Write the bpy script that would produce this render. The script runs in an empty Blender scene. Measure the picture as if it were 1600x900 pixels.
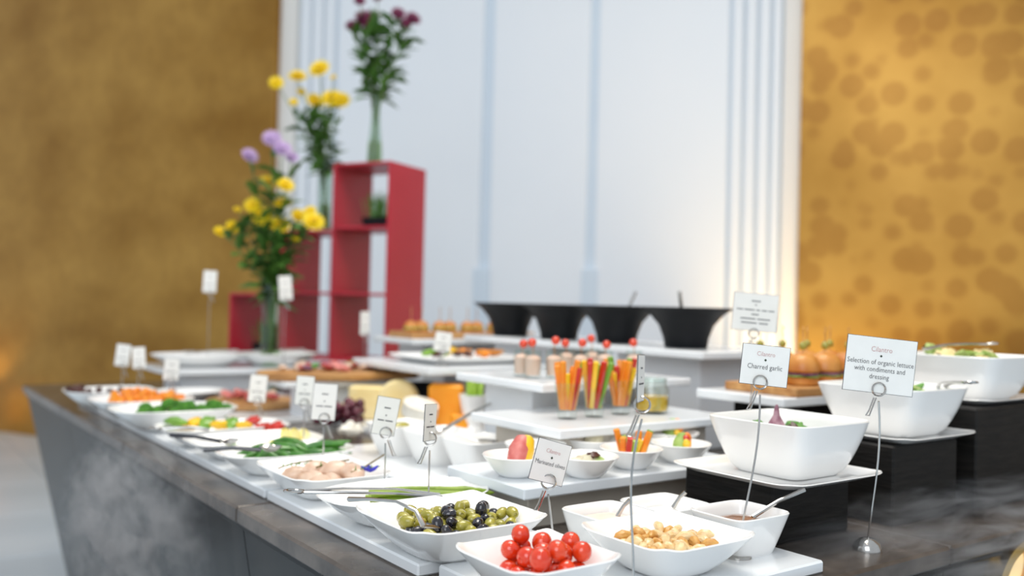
import bpy, math, random
from mathutils import Vector, Matrix
random.seed(7)
SC = bpy.context.scene
COL = SC.collection
R = math.radians
# ------------------------------------------------------------------ camera
F = 1420.0; H = 1.37; AL = R(36); PT = R(.97); RO = R(1.4)
fw = Vector((math.sin(AL)*math.cos(PT), math.cos(AL)*math.cos(PT), math.sin(PT)))
r0 = Vector((math.cos(AL), -math.sin(AL), 0)); u0 = r0.cross(fw)
rt = r0*math.cos(RO)+u0*math.sin(RO); up = u0*math.cos(RO)-r0*math.sin(RO)
cd = bpy.data.cameras.new('camera'); cam = bpy.data.objects.new('camera', cd); COL.objects.link(cam)
m = Matrix((rt, up, -fw)).transposed().to_4x4(); m.translation = (0, 0, H); cam.matrix_world = m
cd.sensor_width = 36; cd.lens = F/1600*36; cd.clip_start = .05; cd.clip_end = 100
cd.dof.use_dof = True; cd.dof.focus_distance = 1.45; cd.dof.aperture_fstop = 1.9
SC.camera = cam
def ray(px, py): return fw+rt*((px-800)/F)-up*((py-450)/F)
def P(px, py, z):                     # point of the horizontal plane z seen at a photo pixel
    d = ray(px, py); t = (z-H)/d.z; return Vector((0, 0, H))+d*t
def D(px, py, dep): return Vector((0, 0, H))+ray(px, py)*dep
# ------------------------------------------------------------------ light
w = bpy.data.worlds.new('world'); SC.world = w; w.use_nodes = True
bg = w.node_tree.nodes['Background']; bg.inputs[0].default_value = (.86, .93, 1.0, 1); bg.inputs[1].default_value = .8
def area(name, loc, tgt, size, power, col):
    l = bpy.data.lights.new(name, 'AREA'); l.size = size; l.energy = power; l.color = col
    o = bpy.data.objects.new(name, l); COL.objects.link(o); o.location = loc
    o.rotation_euler = (Vector(tgt)-Vector(loc)).to_track_quat('-Z', 'Y').to_euler(); return o
area('camera_side_fill', (-2.5, -1.5, 3.6), (1.2, 2, .9), 3.0, 105, (.92, .96, 1))  # added daylight-coloured fill from the camera side, no actual window
area('overhead_fill', (1.6, 1.8, 4.2), (1.5, 2, .9), 1.6, 75, (1, .95, .88))  # added warm fill from overhead, not an actual ceiling fixture
for k, (x, y) in enumerate(((1.0, .9), (1.9, 1.6), (.6, 2.6))):
    l = bpy.data.lights.new('ceiling_spot', 'SPOT'); l.energy = 26; l.color = (1, .86, .66); l.spot_size = R(70); l.shadow_soft_size = .05
    o = bpy.data.objects.new('ceiling_spot', l); COL.objects.link(o); o.location = (x-.5, y-.5, 3.6)
    o.rotation_euler = (Vector((x, y, .95))-o.location).to_track_quat('-Z', 'Y').to_euler()
SC.view_settings.view_transform = 'Standard'; SC.view_settings.look = 'None'
SC.view_settings.gamma = 1; SC.view_settings.use_curve_mapping = False; SC.view_settings.exposure = -0.1
# ------------------------------------------------------------------ materials
def lin(h):
    c = [int(h[i:i+2], 16)/255 for i in (0, 2, 4)]
    return tuple(x/12.92 if x <= .04045 else ((x+.055)/1.055)**2.4 for x in c)+(1,)
MATS = {}
def mat(name, a, b=None, rough=.4, metal=0, scale=8, bump=0, coat=0, sss=0, stretch=(1, 1, 1), detail=4, spec=.5, lo=.35, hi=.65):
    if name in MATS: return MATS[name]
    M = bpy.data.materials.new(name); M.use_nodes = True; nt = M.node_tree; N = nt.nodes; L = nt.links
    p = N['Principled BSDF']; p.inputs['Roughness'].default_value = rough; p.inputs['Metallic'].default_value = metal
    p.inputs['Specular IOR Level'].default_value = spec
    if coat: p.inputs['Coat Weight'].default_value = coat; p.inputs['Coat Roughness'].default_value = .05
    if sss: p.inputs['Subsurface Weight'].default_value = sss; p.inputs['Subsurface Radius'].default_value = (.01, .006, .004); p.inputs['Subsurface Scale'].default_value = .5
    tc = N.new('ShaderNodeTexCoord'); mp = N.new('ShaderNodeMapping'); mp.inputs['Scale'].default_value = stretch
    L.new(tc.outputs['Object'], mp.inputs['Vector'])
    nz = N.new('ShaderNodeTexNoise'); nz.inputs['Scale'].default_value = scale; nz.inputs['Detail'].default_value = detail
    L.new(mp.outputs[0], nz.inputs['Vector'])
    cr = N.new('ShaderNodeValToRGB'); cr.color_ramp.elements[0].position = lo; cr.color_ramp.elements[1].position = hi
    cr.color_ramp.elements[0].color = lin(a); cr.color_ramp.elements[1].color = lin(b or a)
    L.new(nz.outputs['Fac'], cr.inputs[0]); L.new(cr.outputs[0], p.inputs['Base Color'])
    if bump:
        bp = N.new('ShaderNodeBump'); bp.inputs['Strength'].default_value = bump; bp.inputs['Distance'].default_value = .01
        L.new(nz.outputs['Fac'], bp.inputs['Height']); L.new(bp.outputs[0], p.inputs['Normal'])
    MATS[name] = M; return M
def glassmat(name, tint, gloss=.12):
    M = bpy.data.materials.new(name); M.use_nodes = True; nt = M.node_tree; N = nt.nodes; L = nt.links
    N.remove(N['Principled BSDF']); out = N['Material Output']
    t = N.new('ShaderNodeBsdfTransparent'); t.inputs[0].default_value = tint
    g = N.new('ShaderNodeBsdfGlossy'); g.inputs['Roughness'].default_value = .03
    lw = N.new('ShaderNodeLayerWeight'); lw.inputs[0].default_value = .5; pw_ = N.new('ShaderNodeMath'); pw_.operation = 'POWER'; pw_.inputs[1].default_value = 4; L.new(lw.outputs['Facing'], pw_.inputs[0])
    fr = N.new('ShaderNodeMapRange'); fr.inputs[3].default_value = .04; fr.inputs[4].default_value = .5; L.new(pw_.outputs[0], fr.inputs[0])
    mx = N.new('ShaderNodeMixShader'); L.new(fr.outputs[0], mx.inputs[0]); L.new(t.outputs[0], mx.inputs[1]); L.new(g.outputs[0], mx.inputs[2])
    L.new(mx.outputs[0], out.inputs[0]); return M
def emis(name, col, s):
    M = bpy.data.materials.new(name); M.use_nodes = True; p = M.node_tree.nodes['Principled BSDF']
    p.inputs['Base Color'].default_value = col; p.inputs['Emission Color'].default_value = col; p.inputs['Emission Strength'].default_value = s; return M
PORC = mat('porcelain', 'f4f3f0', 'f8f7f5', .18, coat=.6, scale=3)
MARB = mat('white_marble', 'eef1f3', 'dfe6ec', .25, scale=3.5, coat=.3, detail=8, stretch=(1, .4, 1), lo=.45, hi=.75)
ACRY = mat('white_lacquer', 'f0f2f4', 'e8ecf0', .3, scale=2)
TAUP = mat('taupe_lacquer', 'cfc8bd', 'c6beb2', .45, scale=3)
STONE = mat('dark_stone', '0e0d0c', '2b2825', .22, scale=5, spec=.12, detail=10, stretch=(2.2, 2.2, .5), lo=.4, hi=.75)
STONT = mat('brown_stone_top', '39322d', '6a6058', .25, scale=9, spec=.4, detail=10, lo=.35, hi=.7)
STEEL = mat('polished_steel', 'c9c7c4', 'b8b5b1', .16, 1, scale=20)
BLKW = mat('black_stained_wood', '0b0a09', '1d1a17', .6, spec=.3, scale=14, bump=.25, stretch=(1, 1, 8))
BLKB = mat('matt_black', '0b0d10', '12151a', .5, spec=.25, scale=5)
WOOD = mat('oak_board', 'a8733e', 'cc9c62', .45, scale=6, stretch=(1, 7, 7), bump=.1)
RED = mat('red_lacquer', 'b71f33', 'c02a3c', .4, scale=3)
WHT = mat('card_paper', 'f4f3ee', 'f0efea', .7, scale=30)
INK = mat('ink_dark', '4a4a4e', '55555a', .8); INKR = mat('ink_pink', 'c79a98', 'cfa5a2', .8); INKG = mat('ink_emblem', '3d4a35', '2a3326', .8)
EDGE = mat('card_edge_shadow', '4b4b50', '5a5a60', .6)  # dark tone paints the laminate's shadow as an outline round each card
GLS = glassmat('clear_glass', (.94, .97, .96, 1)); GLSV = glassmat('vase_glass', (.86, .92, .88, 1))
# ------------------------------------------------------------------ mesh helpers
def mk(name, vf, m_, parent=None, loc=(0, 0, 0), rot=(0, 0, 0), smooth=True):
    me = vf if isinstance(vf, bpy.types.Mesh) else None
    if me is None:
        me = bpy.data.meshes.new(name); me.from_pydata([tuple(v) for v in vf[0]], [], vf[1]); me.update()
        if smooth:
            me.polygons.foreach_set('use_smooth', [True]*len(me.polygons))
            if hasattr(me, 'set_sharp_from_angle'): me.set_sharp_from_angle(angle=R(38))
        me.materials.append(m_)
    o = bpy.data.objects.new(name, me); COL.objects.link(o); o.location = loc; o.rotation_euler = rot
    if parent: o.parent = parent
    return o
def tag(o, label, cat, group=None, kind=None):
    o['label'] = label
    if cat: o['category'] = cat
    if group: o['group'] = group
    if kind: o['kind'] = kind
    return o
def thing(name, label, cat, loc=(0, 0, 0), rz=0, group=None):
    o = bpy.data.objects.new(name, None); o.empty_display_size = .02; COL.objects.link(o); o.location = loc; o.rotation_euler = (0, 0, rz)
    return tag(o, label, cat, group)
def struct(o): o['kind'] = 'structure'; return o
def join(*ps):
    V = []; Fc = []
    for v, f in ps:
        b = len(V); V += [Vector(p) for p in v]; Fc += [[i+b for i in q] for q in f]
    return V, Fc
def xf(vf, loc=(0, 0, 0), rot=None, sc=(1, 1, 1)):
    M4 = Matrix.Translation(loc)
    if rot: 
        from mathutils import Euler
        M4 = M4 @ Euler(rot).to_matrix().to_4x4()
    M4 = M4 @ Matrix.Diagonal((*sc, 1)); return [M4 @ Vector(p) for p in vf[0]], vf[1]
def box(x0, x1, y0, y1, z0, z1, b=.003):
    # box with chamfered edges
    V = []; cx, cy, cz = (x0+x1)/2, (y0+y1)/2, (z0+z1)/2; hx, hy, hz = (x1-x0)/2, (y1-y0)/2, (z1-z0)/2
    b = min(b, hx*.9, hy*.9, hz*.9); idx = {}
    for sx in (-1, 1):
        for sy in (-1, 1):
            for sz in (-1, 1):
                for k in range(3):
                    d = [hx, hy, hz]; e = [hx-b, hy-b, hz-b]; e[k] = d[k]
                    idx[sx, sy, sz, k] = len(V); V.append(Vector((cx+sx*e[0], cy+sy*e[1], cz+sz*e[2])))
    Fc = []
    S = (-1, 1)
    for k in range(3):
        for s in S:
            a, c = [i for i in range(3) if i != k]
            q = []
            for p, r_ in ((-1, -1), (1, -1), (1, 1), (-1, 1)):
                t = [0, 0, 0]; t[k] = s; t[a] = p; t[c] = r_; q.append(idx[t[0], t[1], t[2], k])
            if (s > 0) == (k == 1): q = q[::-1]
            Fc.append(q)
    for k in range(3):
        a, c = [i for i in range(3) if i != k]
        for s in S:
            for r_ in S:
                q = []
                for kk, t_ in ((a, -1), (a, 1), (c, 1), (c, -1)):
                    t = [0, 0, 0]; t[a] = s; t[c] = r_; t[k] = t_; q.append(idx[t[0], t[1], t[2], kk])
                Fc.append(q)
    for sx in S:
        for sy in S:
            for sz in S: Fc.append([idx[sx, sy, sz, 0], idx[sx, sy, sz, 1], idx[sx, sy, sz, 2]])
    return V, Fc
def loft(rings, cap0=True, cap1=True, closed=True):
    n = len(rings[0]); V = [Vector(p) for r_ in rings for p in r_]; Fc = []
    for i in range(len(rings)-1):
        for j in range(n if closed else n-1):
            k = (j+1) % n; Fc.append([i*n+j, i*n+k, (i+1)*n+k, (i+1)*n+j])
    if cap0: Fc.append(list(range(n))[::-1])
    if cap1: Fc.append([(len(rings)-1)*n+j for j in range(n)])
    return V, Fc
def sup(sx, sy, n, k=48, z=0, lift=0):
    out = []
    for i in range(k):
        t = 2*math.pi*i/k; c, s = math.cos(t), math.sin(t)
        out.append((math.copysign(abs(c)**(2/n), c)*sx/2, math.copysign(abs(s)**(2/n), s)*sy/2, z+lift*abs(math.sin(2*t))**3))
    return out
def lathe(prof, k=28, cap0=True, cap1=True):
    return loft([[(r_*math.cos(2*math.pi*i/k), r_*math.sin(2*math.pi*i/k), z) for i in range(k)] for r_, z in prof], cap0, cap1)
def dish(sx, sy, h, base=.5, t=.005, n=4, nb=3, lift=0, pw=1.0, k=48):
    rings = []
    for q in (0, .12, .3, .5, .7, .88, 1):
        g = base+(1-base)*q**pw
        rings.append(sup(sx*g, sy*g, nb+(n-nb)*q, k, h*q, lift*q**3))
    rings.append(sup(sx-t*.6, sy-t*.6, n, k, h+t*.4, lift)); rings.append(sup(sx-2*t, sy-2*t, n, k, h-t*.2, lift))
    for q in (.85, .65, .45, .25, .1, 0):
        g = base+(1-base)*q**pw
        rings.append(sup(sx*g-2*t, sy*g-2*t, nb+(n-nb)*q, k, t+(h-t)*q, lift*q**3))
    return loft(rings)
def tube(path, r_, k=8):
    path = [Vector(p) for p in path]; n = len(path); rr = r_ if isinstance(r_, (list, tuple)) else [r_]*n
    rings = []; prev = None
    for i, p in enumerate(path):
        t = (path[min(i+1, n-1)]-path[max(i-1, 0)]).normalized()
        if prev is None:
            a = Vector((0, 0, 1)) if abs(t.z) < .9 else Vector((1, 0, 0)); x = t.cross(a).normalized()
        else: x = (prev-t*prev.dot(t)).normalized()
        prev = x; y = t.cross(x)
        rings.append([p+(x*math.cos(2*math.pi*j/k)+y*math.sin(2*math.pi*j/k))*rr[i] for j in range(k)])
    return loft(rings)
def sphere(r_=1, k=14, l=9, sz=1, dent=0):
    pr = []
    for i in range(l+1):
        a = -math.pi/2+math.pi*i/l; rad = max(math.cos(a)*r_, r_*.02); z = math.sin(a)*r_*sz
        if dent and i >= l-1: z -= dent*(1 if i == l else .15)
        pr.append((rad, z))
    return lathe(pr, k)
def lump(r_, seed, amp=.25, k=12, l=8, sc=(1, 1, 1)):
    rg = random.Random(seed); ph = [(rg.uniform(1, 4), rg.uniform(0, 6), rg.uniform(1, 4), rg.uniform(0, 6)) for _ in range(5)]
    V, Fc = sphere(1, k, l)
    out = []
    for v in V:
        d = 1+amp*sum(math.sin(a*v.x*2+b)*math.sin(c*v.y*2+v.z*a+d_) for a, b, c, d_ in ph)/2
        out.append(Vector((v.x*sc[0], v.y*sc[1], v.z*sc[2]))*d*r_)
    return out, Fc
def arc(a, b, h, n=10):
    a = Vector(a); b = Vector(b); return [a.lerp(b, i/n)+Vector((0, 0, h*4*(i/n)*(1-i/n))) for i in range(n+1)]
# ------------------------------------------------------------------ setting: floor
fl = struct(mk('floor', box(-9, 10, -5, 11, -.06, -.012), mat('floor_grout', '98a2aa', 'a4aeb6', .6)))
tm = mat('pale_stone_tile', 'cfe0ec', 'dbe9f3', .25, scale=1.2, coat=.2, detail=6)
tme = None
for i in range(17):
    for j in range(16):
        if tme is None:
            o = mk('tile', box(-.497, .497, -.497, .497, -.012, 0, .002), tm, fl); tme = o.data
        else: o = mk('tile', tme, tm, fl)
        o.location = (-7.3+i, -4.2+j, 0)
# ------------------------------------------------------------------ setting: walls
wo = P(10, 672, 0); wd = Vector((.469, -.883, 0)).normalized(); wn = Vector((-wd.y, wd.x, 0))
if wn.dot(fw) > 0: wn = -wn
def WS(px, py=300):
    d = ray(px, py); c = Vector((0, 0, H)); t = (wo-c).dot(wn)/d.dot(wn); p = c+d*t; return (p-wo).dot(wd), p.z
WR = math.atan2(wd.y, wd.x)
def wallbox(name, s0, s1, z0, z1, d0, d1, m_, parent=None, b=.004):
    # d measured out of the wall towards the room
    o = mk(name, box(s0, s1, -d1, -d0, z0, z1, b), m_, parent, smooth=False)
    if parent is None: o.location = wo; o.rotation_euler = (0, 0, WR); struct(o)
    return o
# orient check: local -Y must face the room
if Vector((math.sin(WR), -math.cos(WR), 0)).dot(wn) < 0: print('WALL FLIPPED')
WPB = mat('wall_groove_shade_blue', 'dbe6f0', 'e0eaf2', .6, scale=1)  # pale blue paints the grooves' shade into the base wall; plinth blocks share it
WPW = mat('wall_white', 'f3f6f9', 'f6f8fa', .55, scale=1)
WPC = mat('wall_cream', 'f1ebe2', 'f3eee6', .55, scale=1)
s_l, s_r = WS(437)[0], WS(1252)[0]
bw = wallbox('wall_back', s_l-.02, s_r+.02, 0, 6, -.2, 0, WPB)
def panel(a, b, d=.03, m_=WPW, nm='wall_panel', z0=0, z1=6): wallbox(nm, WS(a)[0], WS(b)[0], z0, z1, 0, d, m_, bw)
panel(437, 462, .05, WPC, 'pilaster_strip')
for a, b in ((468, 482), (487, 501), (506, 520)): panel(a, b, .04, WPW, 'pilaster_flute')
panel(526, 752); panel(770, 918); panel(934, 1136)
for a, b in ((1143, 1158), (1164, 1179), (1185, 1200), (1206, 1218)): panel(a, b, .04, WPW, 'pilaster_flute')
panel(1223, 1252, .05, WPC, 'pilaster_strip')
for a in (748, 916): panel(a, a+24, .06, WPB, 'plinth_block', 0, 1.62)
def goldmat(name, pattern):
    M = bpy.data.materials.new(name); M.use_nodes = True; nt = M.node_tree; N = nt.nodes; L = nt.links; p = N['Principled BSDF']
    p.inputs['Metallic'].default_value = .55; p.inputs['Roughness'].default_value = .42
    tc = N.new('ShaderNodeTexCoord'); nz = N.new('ShaderNodeTexNoise'); nz.inputs['Scale'].default_value = 1.1; nz.inputs['Detail'].default_value = 8
    mp = N.new('ShaderNodeMapping'); mp.inputs['Scale'].default_value = (1, 1, 1.5) if not pattern else (1, 1, 1)
    L.new(tc.outputs['Object'], mp.inputs[0]); L.new(mp.outputs[0], nz.inputs['Vector'])
    cr = N.new('ShaderNodeValToRGB'); e = cr.color_ramp.elements; e[0].position = .3; e[1].position = .72
    e[0].color = lin('966a20'); e[1].color = lin('c09446'); L.new(nz.outputs[0], cr.inputs[0]); last = cr.outputs[0]
    if pattern:
        vo = N.new('ShaderNodeTexVoronoi'); vo.inputs['Scale'].default_value = 6.6; vo.inputs['Randomness'].default_value = .7
        mp2 = N.new('ShaderNodeMapping'); mp2.inputs['Scale'].default_value = (1, 0, 1); L.new(tc.outputs['Object'], mp2.inputs[0]); L.new(mp2.outputs[0], vo.inputs['Vector'])
        c2 = N.new('ShaderNodeValToRGB'); q = c2.color_ramp.elements; q[0].position = .42; q[1].position = .58; q[0].color = (.84, .76, .64, 1); q[1].color = (1.06, 1.05, 1, 1)
        L.new(vo.outputs['Distance'], c2.inputs[0]); mu = N.new('ShaderNodeMix'); mu.data_type = 'RGBA'; mu.blend_type = 'MULTIPLY'; mu.inputs[0].default_value = 1
        L.new(last, mu.inputs[6]); L.new(c2.outputs[0], mu.inputs[7]); last = mu.outputs[2]
    else:
        n2 = N.new('ShaderNodeTexNoise'); n2.inputs['Scale'].default_value = 14; n2.inputs['Detail'].default_value = 5
        mp3 = N.new('ShaderNodeMapping'); mp3.inputs['Scale'].default_value = (1, 1, .7); L.new(tc.outputs['Object'], mp3.inputs[0]); L.new(mp3.outputs[0], n2.inputs['Vector'])
        c2 = N.new('ShaderNodeValToRGB'); q = c2.color_ramp.elements; q[0].position = .3; q[1].position = .7; q[0].color = (.9, .87, .83, 1); q[1].color = (1.04, 1.03, 1.02, 1)
        L.new(n2.outputs[0], c2.inputs[0]); mu = N.new('ShaderNodeMix'); mu.data_type = 'RGBA'; mu.blend_type = 'MULTIPLY'; mu.inputs[0].default_value = 1
        L.new(last, mu.inputs[6]); L.new(c2.outputs[0], mu.inputs[7]); last = mu.outputs[2]
    L.new(last, p.inputs['Base Color']); return M
wallbox('wall_left', s_l-8, s_l, 0, 6, -.2, .1, goldmat('gold_leaf_wall', False))
wallbox('wall_right', s_r, s_r+7, 0, 6, -.2, .1, goldmat('gold_circle_wallpaper', True))
def uplight(loc, power, lbl, aim):
    t = thing('floor_uplight', lbl, 'lamp', loc)
    mk('lamp_housing', lathe([(.09, 0), (.09, .05), (.075, .06)]), STEEL, t)
    mk('lamp_shade', lathe([(.06, .06), (.075, .12), (.09, .34), (.085, .34), (.07, .12)], cap0=False, cap1=False), emis('amber_glow', (1, .6, .16, 1), 1.6), t)
    l = bpy.data.lights.new('uplight_bulb', 'SPOT'); l.energy = power; l.color = (1, .72, .36); l.spot_size = R(110); l.spot_blend = .8; l.shadow_soft_size = .06
    o = bpy.data.objects.new('uplight_bulb', l); COL.objects.link(o); o.location = Vector(loc)+Vector((0, 0, .36))
    o.rotation_euler = (Vector(aim)-o.location).to_track_quat('-Z', 'Y').to_euler()
p = P(2, 672, 0); uplight(p+wn*.35, 22, 'glowing amber floor uplight at the foot of the gold wall', p+Vector((0, 0, 2.2)))
p = wo+wd*(s_r+.15); uplight(p+wn*.4, 170, 'amber floor uplight hidden behind the buffet beside the white pilaster', p+wd*.2+Vector((0, 0, 2.0)))
# ------------------------------------------------------------------ buffet counter (inverted frustum of stone)
CX0, CX1, CY0, CY1, CZ = .635, 3.6, .86, 4.6, .95
ct = thing('buffet_counter', 'dark stone buffet counter with slanting polished sides carrying all the food', 'counter')
for i in range(3):
    for j in range(4):
        x0 = CX0+(CX1-CX0)*i/3; x1 = CX0+(CX1-CX0)*(i+1)/3; y0 = CY0+(CY1-CY0)*j/4; y1 = CY0+(CY1-CY0)*(j+1)/4
        mk('top_slab', box(x0+.001, x1-.001, y0+.001, y1-.001, CZ-.035, CZ, .005), STONT, ct, smooth=False)
mk('edge_bead', box(CX0+.012, CX1-.012, CY0+.012, CY1-.012, CZ-.05, CZ-.035, .004), STEEL and STONE, ct, smooth=False)
def fr(z): k = .02+(CZ-.05-z)*.2; return CX0+k, CX1-k, CY0+k, CY1-k
def quadpanel(a, b, c, d, n): 
    a, b, c, d = map(Vector, (a, b, c, d)); n = Vector(n)*.015
    V = [a, b, c, d, a-n, b-n, c-n, d-n]; return V, [[0, 1, 2, 3], [7, 6, 5, 4], [0, 4, 5, 1], [1, 5, 6, 2], [2, 6, 7, 3], [3, 7, 4, 0]]
x0t, x1t, y0t, y1t = fr(.9); x0b, x1b, y0b, y1b = fr(0)
for j in range(4):
    a, b = j/4+.0006, (j+1)/4-.0006
    L_ = lambda p, q, k: p+(q-p)*k
    mk('face_panel', quadpanel((x0t, L_(y1t, y0t, a), .9), (x0b, L_(y1b, y0b, a), 0), (x0b, L_(y1b, y0b, b), 0), (x0t, L_(y1t, y0t, b), .9), (-1, 0, 0)), STONE, ct, smooth=False)
    if j < 3:
        a, b = j/3+.0006, (j+1)/3-.0006
        mk('face_panel', quadpanel((L_(x0t, x1t, a), y0t, .9), (L_(x0b, x1b, a), y0b, 0), (L_(x0b, x1b, b), y0b, 0), (L_(x0t, x1t, b), y0t, .9), (0, -1, 0)), STONE, ct, smooth=False)
        mk('face_panel', quadpanel((L_(x1t, x0t, a), y1t, .9), (L_(x1b, x0b, a), y1b, 0), (L_(x1b, x0b, b), y1b, 0), (L_(x1t, x0t, b), y1t, .9), (0, 1, 0)), STONE, ct, smooth=False)
# small brass wall light on the counter front, lower right
fy = fr(.853)[2]; fp = Vector((1.905, fy-.004, .853))
t = thing('recessed_spotlight', 'round brass spotlight set in the dark stone front, bottom right', 'lamp', fp); t.rotation_euler = (R(90)+math.atan(.2), 0, 0)
mk('ring', lathe([(.075, -.02), (.075, .012), (.055, .016), (.05, -.005)], cap0=True, cap1=False), mat('brass', 'c79b45', 'd8ae5c', .25, 1), t)
mk('lens', lathe([(.05, -.004), (.03, .004), (.005, .006)]), emis('lens_glow', (1, .7, .3, 1), .9), t)
# ------------------------------------------------------------------ marble slabs and risers
def slab(nm, x0, x1, y0, y1, z0, z1, label, cat='slab', m_=MARB, b=.003):
    return tag(mk(nm, box(x0, x1, y0, y1, z0, z1, b), m_, smooth=False), label, cat)
Z1 = .97
slab('marble_slab', .708, .99, 1.2, 1.82, .95, Z1, 'white marble slab under the olive and asparagus dishes')
slab('marble_slab', .708, 1.0, 1.835, 2.46, .95, Z1, 'white marble slab under the green bean dish')
slab('marble_slab', .708, 1.0, 2.475, 3.1, .95, Z1, 'white marble slab under the broccoli dish')
slab('marble_slab', .708, 1.2, 3.115, 3.75, .95, Z1, 'far white marble slab under the orange carrot dish')
slab('marble_slab', .735, 1.275, .885, 1.185, .95, Z1, 'front white marble slab under tomatoes, garlic and sauce bowls')
slab('marble_slab', 1.01, 1.32, 1.66, 2.28, .95, Z1, 'white marble slab under the row of three deep dressing bowls')
slab('marble_slab', 1.32, 1.86, 2.29, 2.98, .95, Z1, 'white marble slab under the cheeses and grapes')
slab('marble_slab', 1.02, 1.46, 2.9, 3.72, .95, Z1, 'white marble slab under the round cold cut board')
def riser(x0, x1, y0, y1, z, th, lbl, blocks, m_=MARB):
    slab('riser_slab', x0, x1, y0, y1, z-th, z, lbl+' shelf', 'shelf', m_)
    for (a, b, c, d, mm, l2) in blocks: slab('riser_block', a, b, c, d, .95, z-th, l2, 'riser', mm)
riser(.982, 1.60, 1.30, 1.56, 1.04, .022, 'low white marble riser holding small round canape bowls,', [(1.03, 1.5, 1.35, 1.5, TAUP, 'taupe block under the low canape bowl shelf')])
riser(1.195, 1.75, 1.585-.12, 1.80, 1.11, .02, 'white riser carrying the vegetable stick glasses,', [(1.24, 1.68, 1.5, 1.76, TAUP, 'taupe block under the vegetable glasses shelf')])
riser(1.33, 1.84, 1.70, 2.08, 1.18, .02, 'white riser carrying the pink mousse shot glasses,', [(1.40, 1.8, 1.83, 2.04, ACRY, 'white block under the mousse shot glass shelf')])
riser(1.95, 2.35, 1.76, 3.0, 1.245, .022, 'long high white shelf carrying four black bowls,', [(2.03, 2.3, 1.84, 2.2, ACRY, 'white block under near end of the black bowl shelf'), (2.03, 2.3, 2.55, 2.9, ACRY, 'white block under far end of the black bowl shelf')])
riser(1.469, 2.0, 2.447, 2.99, 1.16, .022, 'white riser carrying the rectangular antipasto plate,', [(1.80, 1.94, 2.6, 2.9, ACRY, 'white block under the antipasto plate shelf')])
riser(1.76, 2.42, 3.06, 3.40, 1.222, .022, 'white riser carrying the sandwich board behind antipasto plate,', [(1.85, 2.3, 3.14, 3.34, ACRY, 'white block under the sandwich board shelf')])
a = P(237, 578, 1.06)
riser(1.04, 1.62, 3.78, 4.2, 1.065, .022, 'far white riser carrying two big oval platters,', [(1.12, 1.5, 3.84, 4.12, ACRY, 'white block under the oval platter shelf')])
riser(1.16, 1.57, 2.85, 3.06, 1.092, .02, 'white riser carrying the long wooden charcuterie board,', [(1.25, 1.5, 2.89, 3.02, ACRY, 'white block under the charcuterie board shelf')])
riser(1.75, 2.15, 1.33, 1.6, 1.165, .022, 'white riser carrying the burger board,', [])
slab('riser_block', 1.86, 2.12, 1.36, 1.57, .95, 1.143, 'black wooden block under the burger shelf', 'riser', BLKW)
# black wooden blocks
slab('black_block', 1.33, 1.56, 1.03, 1.24, .95, 1.062, 'lowest black wooden block under the garlic bowl', 'riser', BLKW, .004)
slab('black_block', 1.66, 1.90, 1.0, 1.24, .95, 1.108, 'middle black wooden block under the lettuce bowl', 'riser', BLKW, .004)
slab('black_block', 1.96, 2.26, .99, 1.27, .95, 1.168, 'tallest black wooden block at the right edge', 'riser', BLKW, .004)
# ------------------------------------------------------------------ crockery
def crock(nm, cx, cy, z, vf, label, cat='bowl', rz=0): return tag(mk(nm, vf, PORC, None, (cx, cy, z), (0, 0, rz)), label, cat)
crock('square_bowl', .789, 1.238, Z1, dish(.25, .235, .062, .5, .005, 7, 3, .004, .8), 'square white flared bowl full of mixed olives')
crock('square_bowl', .775, .992, Z1, dish(.18, .178, .058, .48, .005, 7, 3, .004, .8), 'square white flared bowl full of cherry tomatoes')
crock('square_bowl', 1.02, .985, Z1, dish(.21, .2, .058, .5, .005, 7, 3, .004, .8), 'square white flared bowl of charred garlic cloves')
crock('oval_dish', .83, 1.462, Z1, dish(.32, .22, .052, .5, .005, 2.6, 2.4, 0, .8), 'oval white dish of asparagus spears behind the olives', 'dish')
crock('rectangular_dish', .80, 1.752, Z1, dish(.21, .265, .05, .55, .005, 7, 4, .003, .85), 'rectangular white dish of pale fish rolls', 'dish')
crock('oval_dish', .825, 2.005, Z1, dish(.32, .2, .05, .5, .005, 2.6, 2.4, 0, .8), 'oval white dish of green bean pods with a serving spoon', 'dish')
crock('rectangular_dish', .835, 2.24, Z1, dish(.33, .2, .045, .55, .005, 5, 4, 0, .85), 'white dish of yellow strips with lemon slices', 'dish')
crock('rectangular_dish', .83, 2.465, Z1, dish(.34, .19, .05, .55, .005, 5, 4, 0, .85), 'white dish of grilled yellow and red peppers', 'dish')
crock('deep_oval_dish', .79, 2.79, Z1, dish(.36, .25, .065, .45, .005, 3, 2.4, 0, .7), 'deep white oval dish heaped with broccoli', 'dish')
crock('deep_oval_dish', .78, 3.12, Z1, dish(.32, .24, .06, .45, .005, 3, 2.4, 0, .7), 'deep white oval dish of orange carrot chunks', 'dish')
crock('deep_oval_dish', .75, 3.44, Z1, dish(.3, .24, .06, .45, .005, 3, 2.4, 0, .7), 'farthest white oval dish edged with dark pieces', 'dish')
crock('flat_plate', 1.05, 3.5, Z1, dish(.26, .2, .04, .5, .005, 3, 2.4), 'empty white plate beyond the carrot dish', 'plate')
RAM = dish(.128, .128, .07, .72, .0045, 6, 5, 0, .9)
crock('square_ramekin', 1.055, 1.155, .95, RAM, 'deep square white ramekin of pink dip, beside menu card holder')
crock('square_ramekin', 1.19, 1.155, .95, RAM, 'deep square white ramekin of white dip nearest the black block')
crock('square_ramekin', 1.2, .995, Z1, dish(.135, .12, .066, .68, .0045, 6, 5, 0, .9), 'square white bowl of brown sauce with a spoon')
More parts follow.
